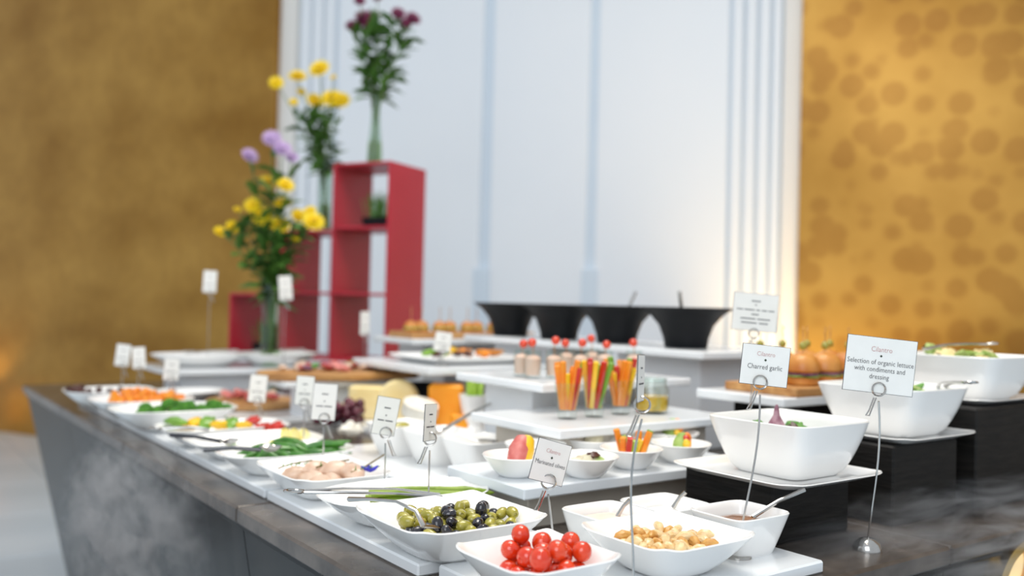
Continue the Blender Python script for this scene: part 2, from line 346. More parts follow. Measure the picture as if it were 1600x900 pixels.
for x, y, l in ((1.17, 2.09, 'farthest of the three deep white dressing bowls in a row'), (1.19, 1.93, 'middle one of the three deep white dressing bowls in a row'), (1.205, 1.77, 'nearest of the three deep white dressing bowls in a row')):
    crock('deep_square_bowl', x, y, Z1, dish(.15, .15, .08, .6, .005, 6, 4, 0, .8), l)
for cx, cy, z, l, bs_ in ((1.415, 1.09, 1.062, 'charred garlic', .228), (1.81, 1.12, 1.108, 'organic lettuce', .24), (2.15, 1.14, 1.168, 'pale leaf salad', .26)):
    crock('square_plate', cx, cy, z, dish(.29, .29, .012, .8, .004, 9, 9, .002), 'square white plate under the big %s bowl' % l, 'plate')
    crock('large_square_bowl', cx+.018, cy-.012, z+.005, dish(bs_, bs_, .1, .62, .005, 7, 6, 0, .62), 'large deep square white bowl of %s on a black block' % l)
RB = dish(.13, .13, .04, .45, .004, 2, 2, 0, .8)
cb = [(1.04, 1.405, 'pink and yellow filled roll, leftmost'), (1.155, 1.335, 'dumpling with red leaf, front middle'), (1.30, 1.36, 'upright vegetable sticks'), (1.16, 1.50, 'nothing but white dressing, behind menu card'),
      (1.315, 1.495, 'translucent rice paper roll'), (1.445, 1.49, 'white dressing, behind the vegetable sticks'), (1.445, 1.36, 'colourful salad wrap nearest the big bowl'), (1.55, 1.49, 'cut salad wrap, farthest right')]
for x, y, l in cb: crock('canape_bowl', x, y, 1.04, RB, 'small round white bowl with '+l)
# platters at the back
crock('oval_platter', 1.24, 4.0, 1.065, dish(.42, .3, .05, .5, .006, 2.4, 2.2, 0, .8), 'big white oval platter at the far left riser', 'platter')
crock('oval_platter', 1.56, 3.93, 1.065, dish(.36, .28, .055, .5, .006, 2.4, 2.2, 0, .8), 'big white oval platter in front of the flower vase', 'platter')
crock('rectangular_plate', 1.74, 2.70, 1.16, dish(.42, .36, .022, .75, .005, 8, 7), 'rectangular white plate of antipasto bites', 'plate')
# boards
tag(mk('round_board', lathe([(.155, 0), (.165, .004), (.165, .022), (.16, .026)], 40), WOOD, None, (1.20, 3.25, Z1)), 'round wooden board of cold cuts on the counter', 'board')
tag(mk('charcuterie_board', loft([sup(.56, .22, 2.6, 40, 0), sup(.58, .24, 2.6, 40, .006), sup(.58, .24, 2.6, 40, .024), sup(.57, .23, 2.6, 40, .028)]), WOOD, None, (1.40, 2.94, 1.092), (0, 0, R(-8))), 'long oval wooden charcuterie board on a white riser', 'board')
tag(mk('sandwich_board', box(-.3, .3, -.1, .1, 0, .025), WOOD, None, (2.08, 3.2, 1.222)), 'long wooden board of small sandwiches below the red shelf', 'board')
tag(mk('burger_board', box(-.2, .2, -.11, .11, 0, .022), WOOD, None, (2.0, 1.44, 1.165)), 'wooden board carrying the small burgers', 'board')
# black bowls with ladles
BB = lathe([(.062, 0), (.066, .004), (.07, .03), (.085, .07), (.115, .105), (.142, .122), (.142, .126), (.112, .11), (.08, .072), (.064, .03), (.06, .012), (.01, .01)], 40)
for i, (x, y) in enumerate(((2.105, 1.97), (2.09, 2.27), (2.075, 2.56), (2.06, 2.84))):
    pos = ('nearest and rightmost', 'second from the right', 'third from the right', 'farthest and leftmost')[i]
    tag(mk('flared_bowl', BB, BLKB, None, (x, y, 1.245)), 'flared matt black bowl on the high white shelf, '+pos, 'bowl')
for x, y, dx, dz, l in ((2.10, 1.97, -.02, .05, 'nearest black bowl'), (2.09, 2.27, .06, .05, 'second black bowl from the right')):
    t = thing('ladle', 'steel ladle leaning in the '+l, 'ladle', (x, y, 1.26))
    mk('handle', tube([(0, 0, .03), (dx*.8, 0, .1), (dx*1.4, 0, .11+dz)], .005), STEEL, t); mk('cup', sphere(.024, 12, 8, .7), STEEL, t, (0, 0, .022))
# ------------------------------------------------------------------ food
def m_(n): return MATS[n]
mat('olive_green', '8f8a2c', 'b0a544', .2, coat=.5, scale=40); mat('olive_black', '17161c', '26242e', .15, coat=.5, scale=40)
mat('tomato', 'cf2c0e', 'e0461a', .14, coat=.6, scale=10, sss=.1); mat('garlic', 'e2b878', 'f0dcae', .35, scale=60, coat=.3); mat('toasted_garlic', 'c58a3f', 'e0b368', .4, scale=60)
mat('asparagus', '6f8a1e', '8da534', .4, scale=30); mat('bean', '2f6b1c', '4f8f2c', .3, scale=30, coat=.3); mat('fish', 'c9a58c', 'e6cdb8', .35, scale=25, coat=.3)
mat('lemon', 'e8d34c', 'f2e58c', .4, scale=40); mat('yellow_pepper', 'f0b90e', 'f6cc2a', .25, coat=.4); mat('red_pepper', 'b81c12', 'd23218', .25, coat=.4); mat('green_pepper', '5d8f1e', '86b43a', .3, coat=.3)
mat('carrot', 'ee8018', 'f5a030', .4, scale=30); mat('broccoli', '2c6a18', '5c9a2e', .7, scale=120, bump=.8); mat('broccoli_stem', '9cbf5a', 'b4d27a', .5)
mat('dark_piece', '3a1c14', '54281c', .4, scale=30); mat('ham', 'c8605a', 'e2958c', .4, scale=30); mat('salami', '9c2c30', 'c8605a', .4, scale=60); mat('blue_petal', '2a2aa8', '3c3cc0', .5)
mat('grape', '4a1626', '6c2a3a', .2, coat=.4, scale=25); mat('pale_cheese', 'efd694', 'f4e2ac', .5, scale=15); mat('cheddar', 'f59a12', 'f8a828', .45, scale=12); mat('white_cheese', 'f1ede2', 'e4decf', .6, scale=30)
mat('herb', '3d7426', '64993f', .6, scale=40); mat('pink_mousse', 'eac0ac', 'f0cdbd', .5, scale=20); mat('dressing', 'd8a416', 'e2b428', .25, coat=.5); mat('pink_dip', 'efd2c0', 'f4dfd2', .5, scale=20); mat('brown_sauce', '7a4a26', '9c6a42', .25, scale=25, coat=.6, bump=.3)
mat('white_dip', 'f2eee6', 'f6f3ee', .4); mat('bun', 'b8691c', 'd99a48', .45, scale=12, coat=.2); mat('rice_paper', 'd8d2b8', 'c3bc9c', .3, scale=40, coat=.4); mat('lettuce', '7fa03c', 'b4c878', .5, scale=30); mat('purple_leaf', '5a2a44', '8c5a74', .5, scale=30)
mat('celery', '9cc43c', 'bcd86a', .4, scale=30); mat('soil', '1e1a16', '2c2620', .8, scale=60)
def hfun(sx, sy, h, base, pw):
    def f(x, y):
        q = max(abs(x)/(sx/2), abs(y)/(sy/2))
        return .006 if q <= base else .006+h*((q-base)/(1-base))**(1/pw)
    return f
def pile(n, r_, reg, hf, seed, tries=24, vary=.12):
    rg = random.Random(seed); out = []
    for i in range(n):
        best = None; rr = r_*rg.uniform(1-vary, 1+vary)
        for _ in range(tries):
            a = rg.uniform(0, 6.283); q = math.sqrt(rg.random()); x = reg[0]+q*math.cos(a)*reg[2]; y = reg[1]+q*math.sin(a)*reg[3]
            z = max(hf(x, y), hf(x+rr*.7, y), hf(x-rr*.7, y), hf(x, y+rr*.7), hf(x, y-rr*.7))+rr*.95
            for (a_, b_, c_, d_) in out:
                dd = (rr+d_)**2*.92-(x-a_)**2-(y-b_)**2
                if dd > 0: z = max(z, c_+math.sqrt(dd))
            if best is None or z < best[2]: best = (x, y, z, rr)
        out.append(best)
    return out
CACHE = {}
def food(nm, vf, mm, loc, rot, sc, label, cat, group):
    key = (nm, id(vf), mm.name)
    if key in CACHE: o = mk(nm, CACHE[key], mm, None, loc, rot)
    else: o = mk(nm, vf, mm, None, loc, rot); CACHE[key] = o.data
    o.scale = (sc,)*3 if isinstance(sc, (int, float)) else sc; return tag(o, label, cat, group)
rg = random.Random(3)
rrot = lambda: (rg.uniform(0, 6.3), rg.uniform(0, 6.3), rg.uniform(0, 6.3))
OLV = lathe([(.0022, -.0095), (.003, -.0116), (.0062, -.0104), (.0086, -.006), (.0094, 0), (.0084, .006), (.0055, .0102), (.0025, .0118), (.0003, .012)], 14)
for i, (x, y, z, q) in enumerate(pile(96, .0098, (.012, -.008, .095, .085), lambda x, y, h=hfun(.232, .217, .06, .5, .8): max(.024, h(x, y)), 5)):
    g = rg.random() < .62
    food('green_olive' if g else 'black_olive', OLV, m_('olive_green') if g else m_('olive_black'), (.789+x, 1.238+y, Z1+z), rrot(), q/.0098,
         ('green' if g else 'black')+' pitted olive in the square white olive bowl', 'olive', 'green olives in the square bowl' if g else 'black olives in the square bowl')
TOM = sphere(.0148, 18, 12, .95, .003)
for x, y, z, q in pile(22, .0148, (.01, -.004, .053, .052), lambda x, y, h=hfun(.165, .163, .056, .48, .8): max(.018, h(x, y)), 9, vary=.08):
    food('cherry_tomato', TOM, m_('tomato'), (.775+x, .992+y, Z1+z), rrot(), q/.0148, 'glossy red cherry tomato in the square white tomato bowl', 'tomato', 'cherry tomatoes in the square bowl')
CLV = tube([(-.014, 0, 0), (-.009, 0, .002), (0, 0, .004), (.008, 0, .002), (.014, 0, -.001)], [.002, .006, .0075, .006, .0015], 9)
tag(mk('garlic_oil', loft([sup(.09, .085, 3, 32, 0), sup(.115, .11, 4, 32, .008)]), mat('garlic_oil', 'e8c890', 'f0d8a8', .15, coat=.6), None, (1.02, .985, Z1+.01)), 'pale golden oil pooled under the charred garlic', 'oil')
for i, (x, y, z, q) in enumerate(pile(84, .0075, (0, 0, .072, .066), lambda x, y, h=hfun(.185, .175, .056, .5, .8): max(.026, h(x, y)), 21)):
    tl = i % 3 == 0
    food('garlic_clove', CLV, m_('toasted_garlic' if tl else 'garlic'), (1.02+x, .985+y, Z1+z), (rg.uniform(-.5, .5), rg.uniform(-.5, .5), rg.uniform(0, 6.3)), q/.0075*rg.uniform(.9, 1.25), 'charred garlic clove in the square bowl of golden oil', 'garlic', 'garlic cloves in the square bowl')
def dip(nm, mm, x, y, z, sx, sy, label):
    V, Fc = loft([sup(sx*.9, sy*.9, 5, 36, -.02), sup(sx, sy, 5, 36, 0), sup(sx*.7, sy*.7, 3, 36, .004), sup(sx*.3, sy*.3, 2, 36, .009)]); tag(mk(nm, (V, Fc), mm, None, (x, y, z)), label, 'dip')
dip('pink_dip', m_('pink_dip'), 1.055, 1.155, .95+.054, .104, .104, 'pale pink dip in the square ramekin')
dip('white_dip', m_('white_dip'), 1.19, 1.155, .95+.05, .104, .104, 'white dip in the ramekin nearest the black block')
dip('brown_sauce', m_('brown_sauce'), 1.2, .995, Z1+.048, .105, .09, 'thick brown sauce in the square bowl')
def spoon(a, b, label, hw=.004, bowl=None, mm=STEEL):
    a = Vector(a); b = Vector(b); t = thing('serving_spoon', label, 'spoon', a)
    d = b-a; mk('handle', tube([(0, 0, 0), d*.5+Vector((0, 0, .004)), d], [hw, hw*.8, hw], 8), mm, t)
    bl = mk('spoon_bowl', xf(dish(.05, .034, .012, .3, .0015, 2, 2, 0, .6, 20)), STEEL, t, -d.normalized()*.02+Vector((0, 0, -.004)), (0, 0, math.atan2(d.y, d.x)))
    return t
spoon((1.22, .985, Z1+.055), (1.31, .95, Z1+.098), 'steel spoon standing in the brown sauce bowl')
spoon((1.065, 1.145, 1.012), (1.078, 1.128, 1.042), 'short steel spoon in the pink dip ramekin')
spoon((1.2, 1.145, 1.012), (1.213, 1.128, 1.042), 'short steel spoon in the white dip ramekin')
def tongs(a, b, label, gap=.02, loop=True):
    # a: gripping end, b: handle end
    a = Vector(a); b = Vector(b); d = (b-a); s = Vector((-d.y, d.x, 0)).normalized(); t = thing('serving_tongs', label, 'tongs', a)
    for k in (-1, 1):
        mk('arm', tube([s*k*gap*.4-d.normalized()*.01, s*k*gap+d*.3+Vector((0, 0, .006)), s*k*gap*.8+d*.7+Vector((0, 0, .004)), d+s*k*.006], [.004, .002, .0025, .003], 8), STEEL, t)
    lp = [d+Vector((0, 0, 0))+(d.normalized()*(.016-.016*math.cos(q))+s*.013*math.sin(q)) for q in [i*6.283/14 for i in range(15)]]
    mk('handle_loop', tube(lp, .0022, 6), STEEL, t); return t
p = P(662, 822, 1.04); q = P(545, 780, 1.052)
t = thing('serving_fork', 'long steel fork resting across the corner of the olive bowl', 'fork', p)
d = q-p; mk('handle', tube([(0, 0, 0), d*.1+Vector((0, 0, .018)), d*.35+Vector((0, 0, .022)), d*.7+Vector((0, 0, .012)), d], [.0045, .003, .0022, .003, .004], 8), STEEL, t)
for k in (-1, 0, 1): mk('tine', tube([(0, 0, 0), (.016, .008+k*.005, -.004), (.032, .014+k*.007, -.008)], [.003, .002, .001], 6), STEEL, t)
tongs(P(680, 775, 1.03), P(475, 768, 1.045), 'steel tongs lying over the asparagus dish')
# asparagus
ASP = tube([(-.1, 0, 0), (-.05, 0, .003), (0, 0, .004), (.05, 0, .002), (.075, 0, .001), (.09, 0, 0), (.105, 0, 0)], [.0055, .006, .006, .0058, .0075, .006, .001], 10)
for i in range(9):
    food('asparagus_spear', ASP, m_('asparagus'), (.865+rg.uniform(-.02, .02), 1.43+(i % 5-2)*.013, Z1+.04+(i//5)*.011), (0, rg.uniform(-.05, .05), R(-28)+rg.uniform(-.15, .15)), 1, 'green asparagus spear lying in the oval dish', 'asparagus', 'asparagus spears in the oval dish')
# fish rolls, herbs, blue flower
FSH = lump(.028, 4, .18, 12, 8, (1.25, .8, .7))
for i, (x, y) in enumerate(((-.03, .055), (.0, .03), (-.02, 0), (.03, -.01), (.0, -.04), (.045, -.045), (-.03, -.055))):
    food('fish_roll', FSH, m_('fish'), (.80+x, 1.752+y, Z1+.028+(.014 if i % 2 else 0)), (0, 0, rg.uniform(0, 6)), rg.uniform(.85, 1.1), 'pale pink rolled fish fillet in the rectangular dish', 'fish', 'fish rolls in the rectangular dish')
for k, (x, y, l) in enumerate(((-.05, .04, 'left end'), (.02, .01, 'middle'), (.06, -.07, 'right end'))):
    t = thing('herb_sprig', 'brown-green rosemary sprig among the fish rolls, '+l, 'herb', (.80+x, 1.752+y, Z1+.05)); mk('twig', tube([(-.03, 0, 0), (0, .004, .006), (.04, -.01, .012+.02*(k == 2))], .0016, 6), mat('twig', '6d5a34', '85703f', .7), t)
    for j in range(6): mk('needle', tube([(-.02+j*.009, 0, .003), (-.014+j*.009, .012*(-1)**j, .01)], [.0016, .0004], 5), m_('herb'), t)
t = thing('blue_flower', 'small deep blue edible flower on the fish dish', 'flower', P(578, 736, 1.02))
for j in range(5): mk('petal', xf(lump(.008, j, .1, 8, 6, (1.5, .7, .4)), (.009*math.cos(j*1.257), .009*math.sin(j*1.257), .004), (0, -.5, j*1.257)), m_('blue_petal'), t)
# beans
BEAN = tube([(-.05, 0, 0), (-.025, .006, .004), (0, .008, .005), (.025, .005, .003), (.05, -.004, 0)], [.001, .008, .0095, .008, .001], 8)
for i in range(36):
    food('green_bean', BEAN, m_('bean'), (.83+rg.uniform(-.085, .1), 2.0+rg.uniform(-.05, .05), Z1+.03+rg.uniform(0, .022)), (rg.uniform(-.4, .4), rg.uniform(-.25, .25), R(-35)+rg.uniform(-.7, .7)), rg.uniform(.8, 1.1), 'glossy green bean pod in the oval dish', 'bean', 'bean pods in the oval dish')
a = P(408, 703, 1.035); spoon(a, P(318, 703, 1.035), 'steel spoon with dark handle in the bean dish', .005, mm=m_('olive_black'))
# lemon dish
for k in range(3):
    t = thing('lemon_slice', 'yellow lemon slice standing in the dish, %s' % ('left', 'middle', 'right')[k], 'lemon', (.93+k*.02, 2.25-k*.012, Z1+.034)); t.rotation_euler = (R(60), .2*k, R(30))
    mk('rind', lathe([(.029, -.002), (.031, 0), (.029, .002), (.026, .002), (.026, -.002)], 24, False, False), m_('lemon'), t); mk('flesh', lathe([(.0265, -.0015), (.0265, .0015)], 24), mat('lemon_flesh', 'f3eaa2', 'f6f0bc', .3, coat=.4), t)
STR = tube([(-.03, 0, 0), (0, .006, .004), (.03, 0, 0)], [.003, .007, .003], 7)
for i in range(10): food('yellow_strip', STR, m_('lemon' if i % 2 else 'green_pepper'), (.82+rg.uniform(-.05, .09), 2.235+rg.uniform(-.03, .03), Z1+.016+rg.uniform(0, .012)), (0, 0, R(-30)+rg.uniform(-.6, .6)), 1, 'pickled yellow-green strip in the lemon dish', 'vegetable', 'strips in the lemon dish')
spoon(P(345, 690, 1.025), P(266, 680, 1.035), 'dark handled spoon resting on the rim of the lemon dish', .005, mm=m_('olive_black'))
# peppers
PEP = lump(.024, 11, .25, 11, 7, (1.3, .9, .5))
for i, c in enumerate(('green_pepper', 'yellow_pepper', 'yellow_pepper', 'green_pepper', 'yellow_pepper', 'green_pepper', 'yellow_pepper', 'red_pepper', 'red_pepper', 'red_pepper')):
    cn = c.split('_')[0]
    food('pepper_piece', PEP, m_(c), (.72+i*.025, 2.53-i*.016+rg.uniform(-.02, .02), Z1+.046+rg.uniform(0, .014)), (rg.uniform(-.4, .4), rg.uniform(-.4, .4), rg.uniform(0, 6)), rg.uniform(.85, 1.1), 'grilled %s pepper piece in the white dish' % cn, 'pepper', cn+' pepper pieces in the white dish')
tongs(P(320, 672, 1.03), P(254, 670, 1.035), 'steel tongs on the left rim of the pepper dish', .014)
# broccoli: crown of small beads on a stem
def floret(): 
    ps = []; r2 = random.Random(8)
    for i in range(34):
        a = i*2.4; q = math.sqrt(i/34)*1.35; ps.append(xf(sphere(.0085*r2.uniform(.8, 1.15), 7, 5), (.024*math.sin(q)*math.cos(a), .024*math.sin(q)*math.sin(a), .022*math.cos(q))))
    return join(*ps)
FLO = floret(); FST = tube([(0, 0, -.025), (0, 0, -.008), (0, 0, .012)], [.008, .009, .018], 8); fm = [None, None]
for x, y, z, q in pile(20, .0195, (.03, -.01, .12, .07), lambda x, y: .03, 31):
    t = thing('broccoli_floret', 'bright green broccoli floret in the deep oval dish', 'broccoli', (.79+x, 2.79+y, Z1+z), rg.uniform(0, 6), 'broccoli florets in the deep dish'); t.rotation_euler = (rg.uniform(-.6, .6), rg.uniform(-.6, .6), rg.uniform(0, 6)); t.scale = (.78,)*3
    for k, (n_, vf, mm) in enumerate((('crown', FLO, m_('broccoli')), ('stalk', FST, m_('broccoli_stem')))):
        o = mk(n_, fm[k] or vf, mm, t); fm[k] = o.data
CHK = lump(.019, 17, .2, 9, 7, (1.3, .8, .7))
for x, y, z, q in pile(36, .014, (.02, .0, .11, .075), lambda x, y: .035, 33):
    food('carrot_chunk', CHK, m_('carrot'), (.78+x, 3.12+y, Z1+z+.006), rrot(), rg.uniform(.8, 1.05), 'roasted orange carrot chunk in the deep oval dish', 'carrot', 'carrot chunks in the deep dish')
for i in range(12):
    a = i*.26+2.2; food('dark_piece', CHK, m_('dark_piece'), (.75+.13*math.cos(a), 3.44+.1*math.sin(a), Z1+.062), rrot(), .8, 'dark brown piece along the rim of the farthest dish', 'food', 'dark pieces on the farthest dish')
# canapes in the small bowls
def wedge(x, y, z, label, ca, cb_, rz=0, s=1):
    t = thing('canape', label, 'canape', (x, y, z), rz)
    V, Fc = tube([(-.016*s, 0, 0), (-.014*s, 0, .012*s), (0, 0, .034*s), (.016*s, 0, .052*s), (.024*s, 0, .058*s)], [.013*s, .019*s, .022*s, .016*s, .004], 12); mk('wrapper', (V, Fc), ca, t)
    mk('filling', xf((V, Fc), (.007*s, -.009*s, .001), None, (.8, .8, .98)), cb_, t); return t
wedge(1.045, 1.40, 1.055, 'pink and yellow rolled canape standing in the leftmost small bowl', m_('ham'), m_('yellow_pepper'), .5)
t = thing('dumpling', 'translucent dumpling with a dark red leaf in a small bowl', 'dumpling', (1.155, 1.335, 1.062)); mk('wrapper', lump(.03, 3, .16, 14, 9, (1.3, .8, .62)), m_('rice_paper'), t)
mk('leaf', lump(.013, 6, .3, 9, 6, (1.1, .8, .5)), m_('dark_piece'), t, (.016, -.004, .018)); mk('lettuce', lump(.016, 8, .3, 9, 6, (1.2, .7, .6)), m_('lettuce'), t, (.024, -.006, .006))
tag(mk('rice_paper_roll', lump(.026, 9, .2, 12, 9, (.9, .8, 1.15)), m_('rice_paper'), None, (1.315, 1.495, 1.075)), 'translucent rice paper roll standing in a round bowl', 'roll')
STK = box(-.0045, .0045, -.0045, .0045, 0, .07, .0012)
def sticks(x, y, z, n, spread, rr, label, group, cols, hs=1, seed=0):
    r2 = random.Random(seed)
    for i in range(n):
        a = i*6.283/n+.3; q = rr*(1 if i % 4 else .2); c = cols[i % len(cols)]
        o = food('vegetable_stick', STK, m_(c), (x+q*math.cos(a), y+q*math.sin(a), z), (-spread*math.sin(a)*r2.uniform(.6, 1.2), spread*math.cos(a)*r2.uniform(.6, 1.2), r2.uniform(0, 1.5)), (1.3, 1.3, hs*r2.uniform(.8, 1.2)), '%s stick %s' % ({'carrot': 'orange carrot', 'yellow_pepper': 'yellow pepper', 'red_pepper': 'red pepper', 'celery': 'green celery', 'green_pepper': 'green cucumber'}[c], label), 'vegetable', group)
sticks(1.30, 1.36, 1.05, 12, .35, .016, 'upright in a small round bowl', 'vegetable sticks in the small bowl', ['red_pepper', 'celery', 'yellow_pepper', 'carrot', 'green_pepper', 'carrot'], .85, 2)
for x, y, s, l in ((1.445, 1.36, .8, 'colourful salad wrap in the bowl nearest the garlic bowl'), (1.55, 1.49, .95, 'cut salad wrap in the farthest right small bowl')):
    t = wedge(x, y, 1.052, l, m_('lettuce'), m_('carrot'), .4, s)
    for k, c in enumerate(('yellow_pepper', 'red_pepper', 'green_pepper', 'yellow_pepper')): mk('topping', lump(.009, k, .2, 8, 6), m_(c), t, (-.01+k*.009, -.016+.004*k, .03+.008*(k % 2)))
# glasses of crudites
GLV = lathe([(.021, 0), (.022, .003), (.024, .02), (.031, .082), (.0295, .082), (.0225, .022), (.001, .018)], 24)
for (px, py, l, cols) in ((886, 660, 'leftmost, mostly carrot', ['carrot', 'carrot', 'yellow_pepper', 'carrot', 'red_pepper', 'carrot']), (928, 657, 'middle, red and green', ['red_pepper', 'yellow_pepper', 'celery', 'red_pepper', 'green_pepper', 'yellow_pepper']), (969, 653, 'rightmost, carrot with cucumber', ['carrot', 'carrot', 'green_pepper', 'carrot', 'red_pepper', 'yellow_pepper'])):
    p = P(px, py-6, 1.11)
    tag(mk('stick_glass', GLV, GLS, None, p), 'small clear glass of vegetable sticks, '+l, 'glass')
    sticks(p.x, p.y, 1.131, 14, .24, .012, 'in the %s vegetable glass' % l.split(',')[0], 'sticks in the %s glass' % l.split(',')[0], cols, 1.42, px)
# mason jar mug with dressing
p = P(1018, 645, 1.11)
t = thing('jar_mug', 'glass jar mug with handle half full of yellow dressing', 'jar', p, R(-36))
mk('jar_body', lathe([(.036, 0), (.041, .004), (.042, .012), (.042, .06), (.036, .07), (.034, .086), (.0325, .086), (.0345, .07), (.04, .058), (.04, .012), (.002, .006)], 28), GLS, t)
mk('dressing_fill', lathe([(.038, .008), (.0392, .014), (.0392, .042), (.001, .0425)], 24), m_('dressing'), t)
mk('rim_thread', lathe([(.036, .076), (.037, .08), (.036, .084), (.035, .08)], 28, False, False), GLS, t)
mk('handle', tube([(.0, -.041, .062), (.006, -.06, .06), (.008, -.064, .035), (.006, -.058, .016), (0, -.041, .014)], .0055, 8), GLS, t)
# pink mousse shots with tomato picks
SHG = lathe([(.02, 0), (.021, .003), (.0225, .07), (.0215, .07), (.019, .008), (.001, .006)], 20); MOU = lathe([(.018, .008), (.0205, .05), (.012, .058), (.001, .06)], 18); TM2 = sphere(.0115, 12, 8)
for i, (px, py) in enumerate(((815, 588), (832, 591), (865, 591), (884, 585), (907, 590), (924, 583), (945, 588), (990, 588))):
    p = P(px, py, 1.18)
    w_ = ('leftmost', 'second from left', 'third from left', 'fourth from left', 'fifth from left', 'sixth from left', 'second from right', 'rightmost')[i]
    t = thing('mousse_shot', 'shot glass of pink mousse topped by tomato, %s' % w_, 'shot glass', p, 0, 'pink mousse shots on the riser')
    for n_, vf, mm, z in (('glass', SHG, GLS, 0), ('mousse', MOU, m_('pink_mousse'), 0)):
        k = (n_, 'shot'); o = mk(n_, CACHE.get(k) or vf, mm, t); CACHE[k] = o.data
    k = 'shottom'; o = mk('tomato_topping', CACHE.get(k) or TM2, m_('tomato'), t, (.004*(-1)**i, 0, .085+.006*(i % 3))); CACHE[k] = o.data
    k = 'shotpick'; o = mk('pick', CACHE.get(k) or tube([(0, 0, .03), (0, 0, .085)], .0012, 5), WOOD, t); CACHE[k] = o.data
# cheeses and friends
def wedgebox(vf, nm, mm, loc, rz, label, cat='cheese'): return tag(mk(nm, vf, mm, None, loc, (0, 0, rz)), label, cat)
wedgebox(box(-.055, .055, -.05, .05, 0, .135, .008), 'cheddar_block', m_('cheddar'), (1.565, 2.50, Z1), R(-36), 'tall orange cheddar block beside the white cup')
wedgebox(box(-.03, .03, -.02, .02, 0, .05, .005), 'cheddar_piece', m_('cheddar'), (1.55, 2.39, Z1), R(-20), 'small orange cheddar piece in front of the big block')
wedgebox(box(-.06, .06, -.04, .04, 0, .11, .006), 'cheese_block', m_('pale_cheese'), (1.42, 2.765, Z1), R(-36), 'upright pale yellow cheese block behind grapes')
wedgebox(xf(lathe([(.06, -.03), (.068, -.02), (.068, .02), (.06, .03)], 32), (0, 0, .068), (R(90), 0, 0)), 'round_cheese', m_('pale_cheese'), (1.49, 2.68, Z1), R(-36), 'round pale cheese wheel standing on edge')
wedgebox(xf(lathe([(.055, 0), (.058, .01), (.055, .04), (.02, .045)], 28), (0, 0, 0), (R(20), 0, 0)), 'brie_cheese', m_('white_cheese'), (1.44, 2.46, Z1+.045), 0, 'white rind brie leaning before the orange cheddar')
wedgebox(lump(.028, 5, .45, 14, 9, (1.3, .9, .65)), 'white_cheese', m_('white_cheese'), (1.21, 2.46, Z1+.014), 0, 'crumbly white cheese lump in front of grapes')
wedgebox(lump(.03, 15, .25, 12, 8, (1.1, .9, .8)), 'yellow_cheese', m_('pale_cheese'), (1.33, 2.79, Z1+.03), 0, 'pale yellow cheese chunk above the grapes')
GRP = sphere(.0145, 12, 9, 1.1)
for x, y, z, q in pile(34, .0155, (0, 0, .075, .055), lambda x, y: 0, 44):
    food('red_grape', GRP, m_('grape'), (1.275+x*.9+y*.3, 2.68+y-x*.5, Z1+z), rrot(), q/.0145, 'dark red grape in the bunch beside the cheeses', 'grape', 'red grapes by the cheeses')
tag(mk('black_pot', lathe([(.085, 0), (.1, .01), (.118, .09), (.12, .095), (.115, .095), (.096, .014), (.001, .012)], 32), BLKB, None, (1.70, 2.9, Z1)), 'round black pot behind the cheese wheel', 'pot')
t = thing('white_cup', 'white footed cup of celery sticks right of the cheddar', 'cup', (1.585, 2.375, Z1)); mk('cup_body', lathe([(.028, 0), (.03, .004), (.024, .02), (.03, .03), (.045, .112), (.043, .112), (.028, .034), (.001, .03)], 28), PORC, t)
for i in range(7):
    a = i*.9; food('celery_stick', STK, m_('celery'), (1.585+.016*math.cos(a), 2.375+.016*math.sin(a), 1.01), (.12*math.sin(a*2), .12*math.cos(a), a), (1.5, 1.5, 1.75+.25*math.sin(i*2)), 'pale green celery stick standing in the white cup', 'celery', 'celery sticks in the white cup')
spoon((1.20, 1.93, 1.05), (1.39, 2.0, 1.10), 'long steel ladle in the middle dressing bowl', .005)
spoon((1.19, 1.75, 1.047), (1.13, 1.82, 1.062), 'thin dark spoon in the nearest dressing bowl', .0028)
tag(mk('olive_leaf', lump(.02, 4, .2, 9, 6, (1.3, .7, .4)), m_('olive_green'), None, (1.17, 2.09, 1.045)), 'dark green garnish in the farthest dressing bowl', 'garnish')
for x, y, l in ((1.17, 2.09, 'farthest'), (1.19, 1.93, 'middle'), (1.205, 1.77, 'nearest')): dip('dressing', m_('white_dip'), x, y, Z1+.055, .118, .118, 'creamy white dressing in the %s deep bowl' % l)
# cold cuts
HAM = lump(.035, 23, .3, 12, 8, (1.2, .8, .45))
for (cx, cy, z, n, rx, ry, l, c2) in ((1.20, 3.25, Z1+.03, 12, .1, .11, 'round cold cut board', ('ham', 'salami', 'fish')), (1.40, 2.94, 1.122, 22, .24, .07, 'long charcuterie board', ('salami', 'ham', 'fish', 'fish', 'herb', 'ham', 'purple_leaf')), (1.74, 2.70, 1.178, 14, .14, .1, 'rectangular antipasto plate', ('carrot', 'yellow_pepper', 'dark_piece', 'bun', 'green_pepper'))):
    for i in range(n):
        a = i*2.4; q = math.sqrt((i+.5)/n); c = c2[i % len(c2)]
        food('cold_cut', HAM, m_(c), (cx+rx*q*math.cos(a), cy+ry*q*math.sin(a), z+.014), (rg.uniform(-.4, .4), rg.uniform(-.4, .4), rg.uniform(0, 6)), rg.uniform(.5, .8), '%s bite on the %s' % (c.replace('_', ' ').replace('dark piece', 'dark brown').replace('bun', 'golden'), l), 'food', 'bites on the '+l)
BUN = lathe([(.026, 0), (.03, .006), (.03, .016), (.027, .03), (.018, .04), (.004, .044)], 18)
